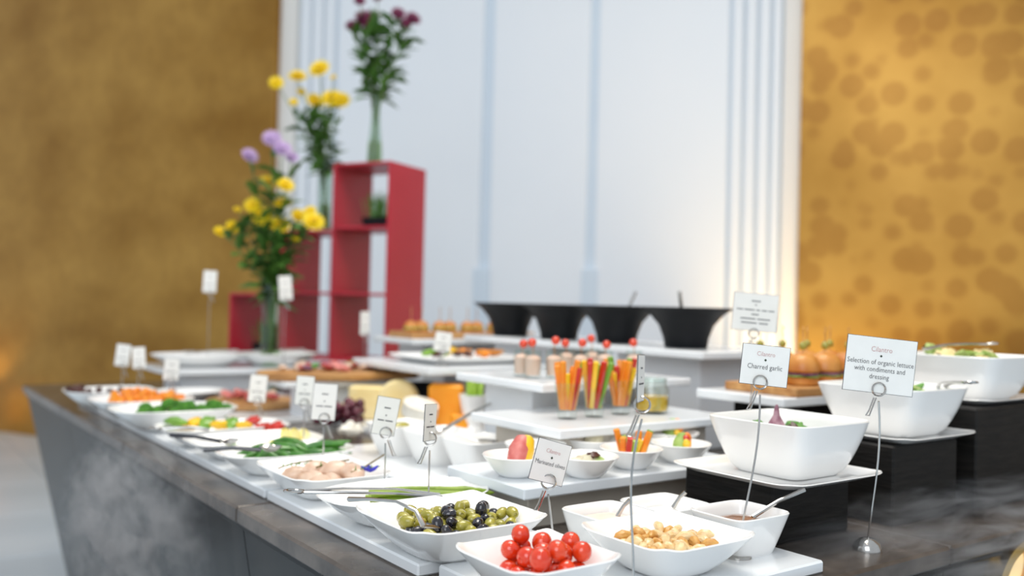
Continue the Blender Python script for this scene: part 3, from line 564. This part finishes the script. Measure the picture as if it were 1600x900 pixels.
for i in range(9):
    x = 1.81+i*.067
    t = thing('small_sandwich', 'small round sandwich with a pick on the long board', 'sandwich', (x, 3.17+.03*(i % 2), 1.247), 0, 'small sandwiches on the long board')
    o = mk('bread', CACHE.get('sbread') or BUN, m_('bun'), t); CACHE['sbread'] = o.data
    o = mk('filling', CACHE.get('sfill') or lathe([(.031, .012), (.034, .015), (.031, .018)], 18), m_('lettuce'), t); CACHE['sfill'] = o.data
    o = mk('pick', CACHE.get('spick') or tube([(0, 0, .03), (0, 0, .1)], .0015, 5), WOOD, t); CACHE['spick'] = o.data
BRG = lathe([(.036, .03), (.042, .036), (.041, .05), (.034, .066), (.02, .076), (.004, .079)], 22); BRB = lathe([(.036, 0), (.04, .004), (.04, .018), (.036, .02)], 22)
names = ['farthest left', 'second from left', 'behind the menu card', 'third in front row', 'near the lettuce bowl', 'hidden behind lettuce card', 'rear right']
for i, (x, y) in enumerate(((1.85, 1.48), (1.90, 1.39), (1.945, 1.485), (1.99, 1.39), (2.04, 1.48), (2.09, 1.39), (2.14, 1.48))):
    t = thing('small_burger', 'small golden burger bun on the wooden board, '+names[i], 'burger', (x, y, 1.187), i, 'small burgers on the board')
    for n_, vf, mm in (('bun_top', BRG, m_('bun')), ('bun_bottom', BRB, m_('bun')), ('lettuce', xf(lump(.042, 2, .12, 14, 6, (1, 1, .12)), (0, 0, .022)), m_('lettuce')), ('patty', lathe([(.036, .022), (.04, .026), (.036, .032)], 20), m_('purple_leaf' if i % 2 else 'dark_piece')), ('olive', xf(sphere(.0095, 10, 8, 1.1), (0, 0, .096)), m_('olive_green')), ('pick', tube([(0, 0, .05), (0, 0, .125), (.003, 0, .13), (-.003, 0, .137), (.003, 0, .143)], .0014, 5), WOOD)):
        k = ('burger', n_, mm.name); o = mk(n_, CACHE.get(k) or vf, mm, t); CACHE[k] = o.data
# salads in the big bowls
LEAF = lump(.022, 41, .4, 10, 7, (1.3, .9, .35))
for (cx, cy, z, n, sp, l, cs) in ((1.433, 1.078, 1.128, 9, .055, 'charred garlic bowl', ('herb', 'dark_piece')), (1.828, 1.108, 1.185, 16, .06, 'lettuce bowl', ('lettuce', 'herb')), (2.168, 1.128, 1.258, 18, .07, 'pale leaf salad bowl', ('lettuce', 'pale_cheese'))):
    for i in range(n):
        c = cs[i % 2]; q = math.sqrt((i+.5)/n)*sp; a = i*2.4
        food('salad_leaf', LEAF, m_(c), (cx+q*math.cos(a), cy+q*math.sin(a), z+rg.uniform(0, .018)), (rg.uniform(-.8, .8), rg.uniform(-.8, .8), a), rg.uniform(.7, 1.1), 'crumpled %s leaf in the %s' % ({'herb': 'dark green', 'dark_piece': 'brown', 'lettuce': 'light green', 'pale_cheese': 'pale yellow'}[c], l), 'leaf', 'leaves in the '+l)
t = thing('garlic_bulb', 'purple garlic bulb sticking up from the charred garlic bowl', 'garlic', P(1213, 667, 1.15))
mk('bulb', lathe([(.004, -.012), (.014, -.006), (.017, .003), (.011, .013), (.006, .022), (.0045, .034), (.002, .042)], 14), mat('purple_garlic', '8c5a6c', 'c9a4ae', .45, scale=40), t); mk('clove', lump(.008, 3, .1, 8, 6), m_('purple_leaf'), t, (.013, -.004, -.004))
tongs(P(1470, 604, 1.21), P(1512, 598, 1.235), 'steel tongs sticking out of the lettuce bowl', .012)
tongs((2.10, 1.18, 1.285), (2.21, 1.10, 1.30), 'steel tongs lying on the pale leaf salad', .012)
# forks on the far platters
for a, b, l in (((1.20, 3.97, 1.125), (1.38, 3.93, 1.135), 'left'), ((1.5, 3.93, 1.13), (1.66, 3.86, 1.14), 'right')): spoon(a, b, 'dark serving spoon across the %s far oval platter' % l, .004)
# ------------------------------------------------------------------ red staircase shelf with plants
base = D(601, 605, 4.4); base.z = 0; e1 = Vector((math.sin(R(-28)), math.cos(R(-28)), 0)); e2 = Vector((math.sin(R(60.3)), math.cos(R(60.3)), 0)); SA = math.atan2(-e1.y, -e1.x)
CU = .33; TH = .014; ZB = 1.06
tag(mk('shelf_plinth', box(-3*CU-.02, .02, -.02, CU+.02, .95, ZB), ACRY, None, (base.x, base.y, 0), (0, 0, SA)), 'low white plinth under the red staircase shelf', 'plinth')
sh = thing('staircase_shelf', 'red open staircase cube shelf with plants on the counter', 'shelf', (base.x, base.y, ZB), SA)
# local: x to the viewer's right (0 = right face), y away from viewer
for c in range(3):
    hgt = 3-c; xr = -c*CU
    mk('side_panel', box(xr-TH, xr, 0, CU, 0, min(3, hgt+1)*CU), RED, sh, smooth=False)
    for k in range(hgt+1): mk('shelf_board', box(xr-CU, xr-TH, .001, CU-.001, k*CU-(TH if k == hgt else 0), k*CU+(0 if k == hgt else TH)), RED, sh, smooth=False)
mk('side_panel', box(-3*CU-TH, -3*CU, 0, CU, 0, CU), RED, sh, smooth=False)
def sloc(x, y, z): return Vector((base.x, base.y, 0))+Vector((math.cos(SA), math.sin(SA), 0))*x+Vector((-math.sin(SA), math.cos(SA), 0))*y+Vector((0, 0, ZB+z))
def herbtray(loc, label, tall):
    t = thing('herb_tray', label, 'plant tray', loc, SA); mk('tray', dish(.2, .12, .05, .9, .004, 8, 8), BLKB, t); mk('soil', box(-.09, .09, -.05, .05, .02, .042), m_('soil'), t)
    ps = []; r2 = random.Random(int(tall*100))
    for i in range(90):
        x, y = r2.uniform(-.085, .085), r2.uniform(-.045, .045); h = tall*r2.uniform(.6, 1.1); dx, dy = r2.uniform(-.03, .03), r2.uniform(-.03, .03)
        ps.append(tube([(x, y, .04), (x+dx*.4, y+dy*.4, .04+h*.6), (x+dx, y+dy, .04+h)], [.0015, .0025, .0006], 5))
    o = mk('sprouts', join(*ps), m_('herb'), t); o['kind'] = 'stuff'
herbtray(sloc(-.13, .14, 2*CU+TH), 'black tray of green sprouts in the top red cube', .14)
herbtray(sloc(-2.5*CU, .14, TH), 'tray of green herbs in the low left red cube', .14)
# ------------------------------------------------------------------ vases and flowers
PET = {'yellow': mat('yellow_petal', 'f3d00e', 'f9e024', .5, scale=40), 'purple': mat('burgundy_petal', '5e1a3a', '7c2c50', .5, scale=40), 'lilac': mat('lilac_petal', 'b394c4', 'cbb2d6', .5, scale=40)}
CEN = mat('flower_centre', 'e2b40e', 'edc61a', .7, scale=80); LFM = mat('flower_leaf', '3d6426', '5f8a3a', .5, scale=20); STM = mat('flower_stem', '4c6a2c', '6a8440', .5, scale=20)
def bloom():
    ps = []
    for ring, (n, r_, tilt) in enumerate(((16, .034, .15), (14, .028, .45), (10, .019, .85))):
        for i in range(n):
            a = 6.283*i/n+ring*.2; c, s = math.cos(tilt), math.sin(tilt)
            ps.append(xf(([(0, -.003, 0), (r_*.6*c, -.0055, r_*.6*s), (r_*c, 0, r_*s), (r_*.6*c, .0055, r_*.6*s), (0, .003, 0), (r_*.5*c, 0, r_*.5*s-.002)], [[0, 1, 5], [1, 2, 5], [2, 3, 5], [3, 4, 5], [4, 0, 5], [4, 3, 2, 1, 0]]), (0, 0, .002*ring), (0, 0, a)))
    return join(*ps)
BLM = bloom(); BMESH = {}
LF = ([(0, 0, 0), (.02, -.014, .004), (.035, -.01, .004), (.045, -.017, .002), (.075, 0, -.008), (.045, .017, .002), (.035, .01, .004), (.02, .014, .004), (.04, 0, -.003)], [[0, 1, 8], [1, 2, 8], [2, 3, 8], [3, 4, 8], [4, 5, 8], [5, 6, 8], [6, 7, 8], [7, 0, 8]])
LFM_ = [None]; CENM = {}
def flower(root, mouth, head, r_, col, label, nleaf, group, rnd, lr=(.35, .95)):
    t = thing('flower_stem', label, 'flower', root, 0, group); a = Vector((0, 0, 0)); b = mouth-root; c = head-root
    path = [a, b*.5, b, b.lerp(c, .35)+Vector((0, 0, .02)), b.lerp(c, .7)+Vector((0, 0, .02)), c]
    mk('stem', tube(path, [.0035, .0035, .0032, .003, .0026, .002], 6), STM, t)
    view = (Vector((0, 0, H))-head).normalized(); nrm = (view*.7+Vector((0, 0, .6))+Vector((rnd.uniform(-.4, .4), rnd.uniform(-.4, .4), 0))).normalized(); q = nrm.to_track_quat('Z', 'Y').to_euler()
    o = mk('bloom', BMESH.get(col) or BLM, PET[col], t, c, q); BMESH[col] = o.data; o.scale = (r_*1.25/.034,)*3
    o2 = mk('flower_centre', CENM.get(col) or sphere(.009, 9, 6, .6), CEN if col == 'yellow' else PET[col], o, (0, 0, .012)); CENM[col] = o2.data
    for i in range(nleaf):
        k = lr[0]+(lr[1]-lr[0])*(i+rnd.random())/nleaf; p_ = b.lerp(c, k)+Vector((0, 0, .02*(k > .2)))
        o = mk('leaf', LFM_[0] or LF, LFM, t, p_, (rnd.uniform(-.5, .5), rnd.uniform(-1.1, .3), rnd.uniform(0, 6.28))); LFM_[0] = o.data; o.scale = (rnd.uniform(1.0, 1.7),)*3
def vase(loc, prof, label, wz):
    t = thing('glass_vase', label, 'vase', loc); inner = [(max(r_-.004, .002), z) for r_, z in reversed(prof)]; inner[-1] = (.002, prof[0][1]+.012)
    mk('glass_wall', lathe(prof+inner, 24), GLSV, t); mk('water', lathe([(prof[0][0]*.85, .014), (prof[0][0]*.85, wz)], 20), glassmat('vase_water', (.8, .86, .66, 1)), t)
rf = random.Random(12)
def bouquet(loc, vh, dep, heads, group, lab, nleaf, lr):
    mouth0 = loc+Vector((0, 0, vh)); ORD = ['leftmost', 'second', 'third', 'fourth', 'fifth', 'sixth', 'seventh', 'eighth', 'ninth', 'tenth', 'eleventh', 'twelfth', 'rightmost']
    for (px, py, rp, col) in heads:
        same = sorted(h[0] for h in heads if h[3] == col); k_ = same.index(px); w_ = 'rightmost' if k_ == len(same)-1 else ORD[k_]+(' from left' if k_ else '')
        d_ = dep+rf.uniform(-.06, .06); h_ = D(px, py, d_); side = (h_-mouth0); side.z = 0
        m0 = mouth0+side*.12; root = loc-side*.1+Vector((rf.uniform(-.012, .012), rf.uniform(-.012, .012), .018))
        flower(root, m0, h_, rp*d_/F, col, lab % {'purple': 'burgundy', 'yellow': 'yellow', 'lilac': 'lilac'}[col]+', '+w_, nleaf, group, rf, lr)
v3 = sloc(-.5*CU-.02, .13, 3*CU); d3 = (v3-Vector((0, 0, H))).dot(fw)
vase(v3, [(.04, 0), (.042, .004), (.036, .1), (.024, .22), (.022, .3), (.03, .36)], 'slender clear vase on top of the red shelf', .12)
bouquet(v3, .32, d3, [(570, 30, 15, 'purple'), (552, 42, 12, 'purple'), (585, 26, 10, 'purple'), (622, 22, 11, 'purple'), (645, 30, 12, 'purple'), (562, 2, 9, 'purple'), (590, -4, 8, 'purple'), (634, 36, 9, 'purple')], 'burgundy flowers in the top vase', '%s chrysanthemum stem in the vase atop the red shelf', 20, (.0, .85))
v2 = sloc(-1.5*CU+.01, .12, 2*CU); d2 = (v2-Vector((0, 0, H))).dot(fw)
vase(v2, [(.035, 0), (.037, .004), (.034, .15), (.036, .3), (.042, .36)], 'clear vase of yellow flowers on the middle step of the red shelf', .14)
bouquet(v2, .33, d2, [(432, 130, 11, 'yellow'), (465, 121, 14, 'yellow'), (500, 109, 16, 'yellow'), (492, 159, 14, 'yellow'), (519, 155, 16, 'yellow'), (532, 158, 15, 'yellow'), (521, 121, 5, 'yellow'), (471, 144, 7, 'yellow'), (459, 160, 7, 'yellow')], 'yellow flowers in the middle vase', '%s chrysanthemum stem in the middle step vase', 11, (-.1, .6))
v1 = D(424, 500, 4.02); v1.z = .95
vase(v1, [(.042, 0), (.045, .004), (.042, .25), (.045, .48), (.05, .5)], 'tall clear vase standing on the counter before the red shelf', .3)
bouquet(v1, .47, 4.02, [(390, 244, 13, 'lilac'), (425, 217, 14, 'lilac'), (441, 233, 14, 'lilac'), (456, 246, 10, 'lilac'), (420, 287, 16, 'yellow'), (446, 290, 13, 'yellow'), (395, 321, 13, 'yellow'), (371, 328, 6, 'yellow'), (411, 338, 16, 'yellow'), (438, 352, 15, 'yellow'), (442, 318, 13, 'yellow'), (466, 338, 12, 'yellow'), (490, 347, 16, 'yellow'), (484, 332, 11, 'yellow'), (344, 363, 10, 'yellow'), (364, 355, 11, 'yellow'), (462, 373, 6, 'yellow')], 'mixed flowers in the tall vase', '%s chrysanthemum stem in the tall counter vase', 15, (-.15, .85))
# ------------------------------------------------------------------ menu cards in wire holders
def text(s, size, mm, parent, x, y, bold=0):
    c = bpy.data.curves.new('lettering', 'FONT'); c.body = s; c.size = size; c.align_x = 'CENTER'; c.align_y = 'CENTER'; c.extrude = .00012; c.offset = bold-.00012; c.resolution_u = 2
    o = bpy.data.objects.new('tmp', c); COL.objects.link(o); dg = bpy.context.evaluated_depsgraph_get(); me = bpy.data.meshes.new_from_object(o.evaluated_get(dg)); COL.objects.unlink(o); bpy.data.objects.remove(o)
    me.materials.clear(); me.materials.append(mm); t = bpy.data.objects.new('lettering', me); COL.objects.link(t); t.parent = parent; t.rotation_euler = (R(90), 0, 0); t.location = (x, -.0013, y); t.scale = (.86, 1, 1); return t
def words(parent, lines, wd_, ht, mm):
    for (y, ws) in lines:
        for (x0, x1) in ws: mk('word_mark', box(x0*wd_, x1*wd_, -.0014, -.0011, y*ht-.0011, y*ht+.0011, .0001), mm, parent)
EMB = ([(-.0022, 0, 0), (0, 0, -.0022), (.0022, 0, 0), (0, 0, .0022), (-.0022, .0003, 0), (0, .0003, -.0022), (.0022, .0003, 0), (0, .0003, .0022)], [[0, 1, 2, 3], [7, 6, 5, 4], [0, 4, 5, 1], [1, 5, 6, 2], [2, 6, 7, 3], [3, 7, 4, 0]])
def card(ctr, wd_, ht, yaw, roll, label, lines=None, marks=True, s=1, pitch=0):
    # yaw 0 faces the camera direction (-forward); roll in the card's own plane
    o = mk('menu_card', box(-wd_/2, wd_/2, -.0009, .0009, -ht/2, ht/2, .0003), WHT, None, ctr, smooth=False); tag(o, label, 'card')
    o.rotation_euler = (Matrix.Rotation(-AL+R(yaw), 3, 'Z') @ Matrix.Rotation(R(pitch), 3, 'X') @ Matrix.Rotation(R(roll), 3, 'Y')).to_euler()
    e = .0007; V, Fc = join(box(-wd_/2-e, wd_/2+e, -.0007, .0007, ht/2, ht/2+e, .0001), box(-wd_/2-e, wd_/2+e, -.0007, .0007, -ht/2-e, -ht/2, .0001), box(-wd_/2-e, -wd_/2, -.0007, .0007, -ht/2, ht/2, .0001), box(wd_/2, wd_/2+e, -.0007, .0007, -ht/2, ht/2, .0001)); mk('card_edge_shadow', (V, Fc), EDGE, o)
    if lines:
        for (t_, y, sz, mm, b_) in lines: text(t_, sz, mm, o, 0, y, b_)
        mk('emblem', EMB, INKG, o, (0, -.0014, lines[0][1]-.0105*s))
    elif marks:
        words(o, [(.22, [(-.14, .14)]), (.02, [(-.03, .03)]), (-.12, [(-.34, -.05), (0, .34)])], wd_, ht, INK)
    return o
def holder(base, ring, label, bend=0, bs=.022, dome=False, loop=1, basevis=True):
    base = Vector(base); ring = Vector(ring); t = thing('card_holder', label, 'card holder', base); d = ring-base
    if dome: mk('weighted_base', lathe([(bs, 0), (bs, .004), (bs*.85, .014), (bs*.5, .021), (.004, .023)], 24), STEEL, t)
    else: mk('weighted_base', lathe([(bs, 0), (bs, .003), (bs*.8, .006), (.004, .008)], 24), STEEL, t)
    side = Vector((r0.x, r0.y, 0)); pth = [Vector((0, 0, .004))+(d-Vector((0, 0, .024)))*k+side*bend*math.sin(k*3.14)*k for k in [i/10 for i in range(11)]]
    mk('rod', tube(pth, .0017, 7), STEEL, t)
    for off in (-.002, .002): mk('ring', tube([d+side*(.011*math.cos(q))+Vector((0, 0, .011*math.sin(q)))+fw*off for q in [i*6.283/18 for i in range(19)]], .0013, 6), STEEL, t)
    e = d+Vector((0, 0, -.014)); lp = [e+side*loop*(-.004-.011*k)+Vector((0, 0, -.03*k)) for k in (0, .4, .8, 1)]+[e+side*loop*(-.021)+Vector((0, 0, -.03))]+[e+side*loop*(-.008-.011*k)+Vector((0, 0, -.03*k)) for k in (.7, .3, 0)]
    mk('clip_loop', tube(lp, .0013, 6), STEEL, t); return t
def pxcard(cx, cy, wpx, hpx, dep, yaw, roll, label, base=None, lines=None, dome=False, bend=0, bs=.022, ringpx=None, hl=None, marks=True, loop=1, s=1):
    c = D(cx, cy, dep); k = dep/F; card(c, wpx*k, hpx*k, yaw, roll, label, lines, marks, s)
    rp = D(*(ringpx or (cx, cy+hpx*.45)), dep); rp = rp-fw*.003
    b = Vector(base) if base else Vector((rp.x, rp.y, Z1))
    holder(b, rp, hl or ('steel wire holder of the '+label), bend, bs, dome, loop)
pxcard(1375, 571, 109, 86, 1.52, 0, 5.2, 'large white card reading Selection of organic lettuce with condiments and dressing', P(1355, 860, .95), [('Cilantro', .026, .0125, INKR, 0), ('Selection of organic lettuce', .0045, .0118, INK, 0), ('with condiments and', -.0075, .0118, INK, 0), ('dressing', -.0195, .0118, INK, 0)], dome=True, bs=.025, ringpx=(1372, 608), hl='tall steel holder with domed base for the lettuce card', bend=.012)
pxcard(1195, 571, 74, 62, 1.48, 0, 5, 'white card reading Charred garlic', P(1152, 870, Z1), [('Cilantro', .018, .0105, INKR, 0), ('Charred garlic', -.003, .0115, INK, 0)], bs=.023, ringpx=(1187, 597), hl='tall steel holder with flat round base for the Charred garlic card', bend=.012, s=.9)
pxcard(860, 722, 62, 64, 1.40, 28, 16, 'tilted white card reading Marinated olives', (.945, 1.16, .95), [('Cilantro', .016, .0092, INKR, 0), ('Marinated olives', -.003, .0098, INK, 0)], ringpx=(857, 752), hl='steel holder between olives and ramekins for the Marinated olives card', s=.9)
pxcard(1001, 591, 74, 72, 1.27, 74, 3, 'white card seen nearly edge-on on a tall bent holder', (.893, .925, Z1), ringpx=(1003, 632), hl='tall bent dark holder in front of the garlic bowl', bend=-.018, bs=.02)
o = D(1180, 488, 2.05)
c_ = card(o, 70*2.05/F, 58*2.05/F, 0, 4, 'blurred white card with bold small print above the burgers', None, False)
words(c_, [(.3, [(-.1, .1)]), (.2, [(-.02, .02)]), (.06, [(-.42, -.28), (-.25, -.02), (.02, .1), (.14, .26), (.29, .42)]), (-.06, [(-.08, .08)]), (-.18, [(-.32, .02), (.06, .34)]), (-.29, [(-.3, .05), (.1, .3)])], 70*2.05/F, 58*2.05/F, INK)
rp = D(1177, 521, 2.05); holder((rp.x-.01, rp.y, .95), rp-fw*.003, 'tall steel holder of the blurred burger card')
for (cx, cy, wp, hp, dep, yaw, roll, l) in ((603, 650, 36, 58, 1.78, 22, 10, 'white card behind the asparagus dish'), (672, 660, 50, 56, 1.60, 74, 5, 'white card seen edge-on behind the olive bowl'), (507, 628, 36, 56, 2.03, 15, 4, 'white card behind the fish dish'),
        (476, 610, 27, 44, 2.3, 18, 4, 'narrow white card between the bean dish and grapes'), (403, 607, 26, 42, 2.62, 10, 5, 'white card in front of the round cold cut board'), (268, 577, 23, 34, 3.0, 10, 4, 'white card right of the carrot dish'),
        (217, 559, 19, 33, 3.4, 20, -4, 'right of two small cards at the far left end'), (192, 555, 21, 34, 3.45, 10, 6, 'left of two small cards at the far left end'), (328, 440, 20, 34, 3.95, 10, 2, 'small high card before the gold wall'), (446, 450, 20, 38, 3.8, 20, -5, 'small high card beside the tall vase'), (570, 505, 15, 36, 3.7, 30, 0, 'small card before the red shelf gap'), (692, 534, 26, 30, 2.95, 10, 8, 'small card standing behind the antipasto plate')):
    b = D(cx, cy+hp*.45, dep); zb = Z1
    if cx == 692: zb = 1.16
    if cx in (570, 446): zb = .95
    if cx == 328: zb = .95
    pxcard(cx, cy, wp, hp, dep, yaw, roll, l, (b.x, b.y, zb), hl='steel wire holder of the '+l, loop=-1 if cx < 620 else 1)
# ------------------------------------------------------------------ dry ice vapour
def vapour(nm, x0, x1, y0, y1, z0, z1, dens, label, sc, zf):
    M = bpy.data.materials.new(nm); M.use_nodes = True; N = M.node_tree.nodes; L = M.node_tree.links; N.remove(N['Principled BSDF'])
    vs = N.new('ShaderNodeVolumePrincipled'); vs.inputs['Color'].default_value = (.96, .97, 1, 1); vs.inputs['Anisotropy'].default_value = .2
    tc = N.new('ShaderNodeTexCoord'); nz = N.new('ShaderNodeTexNoise'); nz.inputs['Scale'].default_value = sc; nz.inputs['Detail'].default_value = 5; nz.inputs['Distortion'].default_value = 1.2
    L.new(tc.outputs['Object'], nz.inputs['Vector']); cr = N.new('ShaderNodeMapRange'); cr.inputs[1].default_value = .47; cr.inputs[2].default_value = .75; L.new(nz.outputs[0], cr.inputs[0])
    # fade to nothing at the domain's faces
    g = tc.outputs['Generated']; sub = N.new('ShaderNodeVectorMath'); sub.operation = 'SUBTRACT'; sub.inputs[1].default_value = (.5, .5, zf); L.new(g, sub.inputs[0])
    ml = N.new('ShaderNodeVectorMath'); ml.operation = 'MULTIPLY'; ml.inputs[1].default_value = (2, 2, 1/max(1-zf, zf)); L.new(sub.outputs[0], ml.inputs[0])
    ln = N.new('ShaderNodeVectorMath'); ln.operation = 'LENGTH'; L.new(ml.outputs[0], ln.inputs[0]); fd = N.new('ShaderNodeMapRange'); fd.inputs[1].default_value = 1; fd.inputs[2].default_value = .25; L.new(ln.outputs['Value'], fd.inputs[0])
    mu = N.new('ShaderNodeMath'); mu.operation = 'MULTIPLY'; L.new(cr.outputs[0], mu.inputs[0]); L.new(fd.outputs[0], mu.inputs[1]); m2 = N.new('ShaderNodeMath'); m2.operation = 'MULTIPLY'; m2.inputs[1].default_value = dens; L.new(mu.outputs[0], m2.inputs[0])
    L.new(m2.outputs[0], vs.inputs['Density']); L.new(vs.outputs[0], N['Material Output'].inputs['Volume'])
    cx, cy, cz = (x0+x1)/2, (y0+y1)/2, (z0+z1)/2
    o = mk(nm, lump(.5, 2, .05, 20, 12, (1, 1, 1)), M, None, (cx, cy, cz)); o.scale = ((x1-x0), (y1-y0), (z1-z0)); tag(o, label, 'vapour', None, 'stuff')
vapour('dry_ice_vapour', 1.2, 2.5, .66, 1.14, .87, 1.04, 16, 'thin white dry ice vapour drifting around the black blocks', 5, .45)
vapour('dry_ice_mist', .43, .70, 1.8, 2.9, .55, 1.03, 16, 'thin white dry ice vapour spilling down the dark counter side', 6, .5)
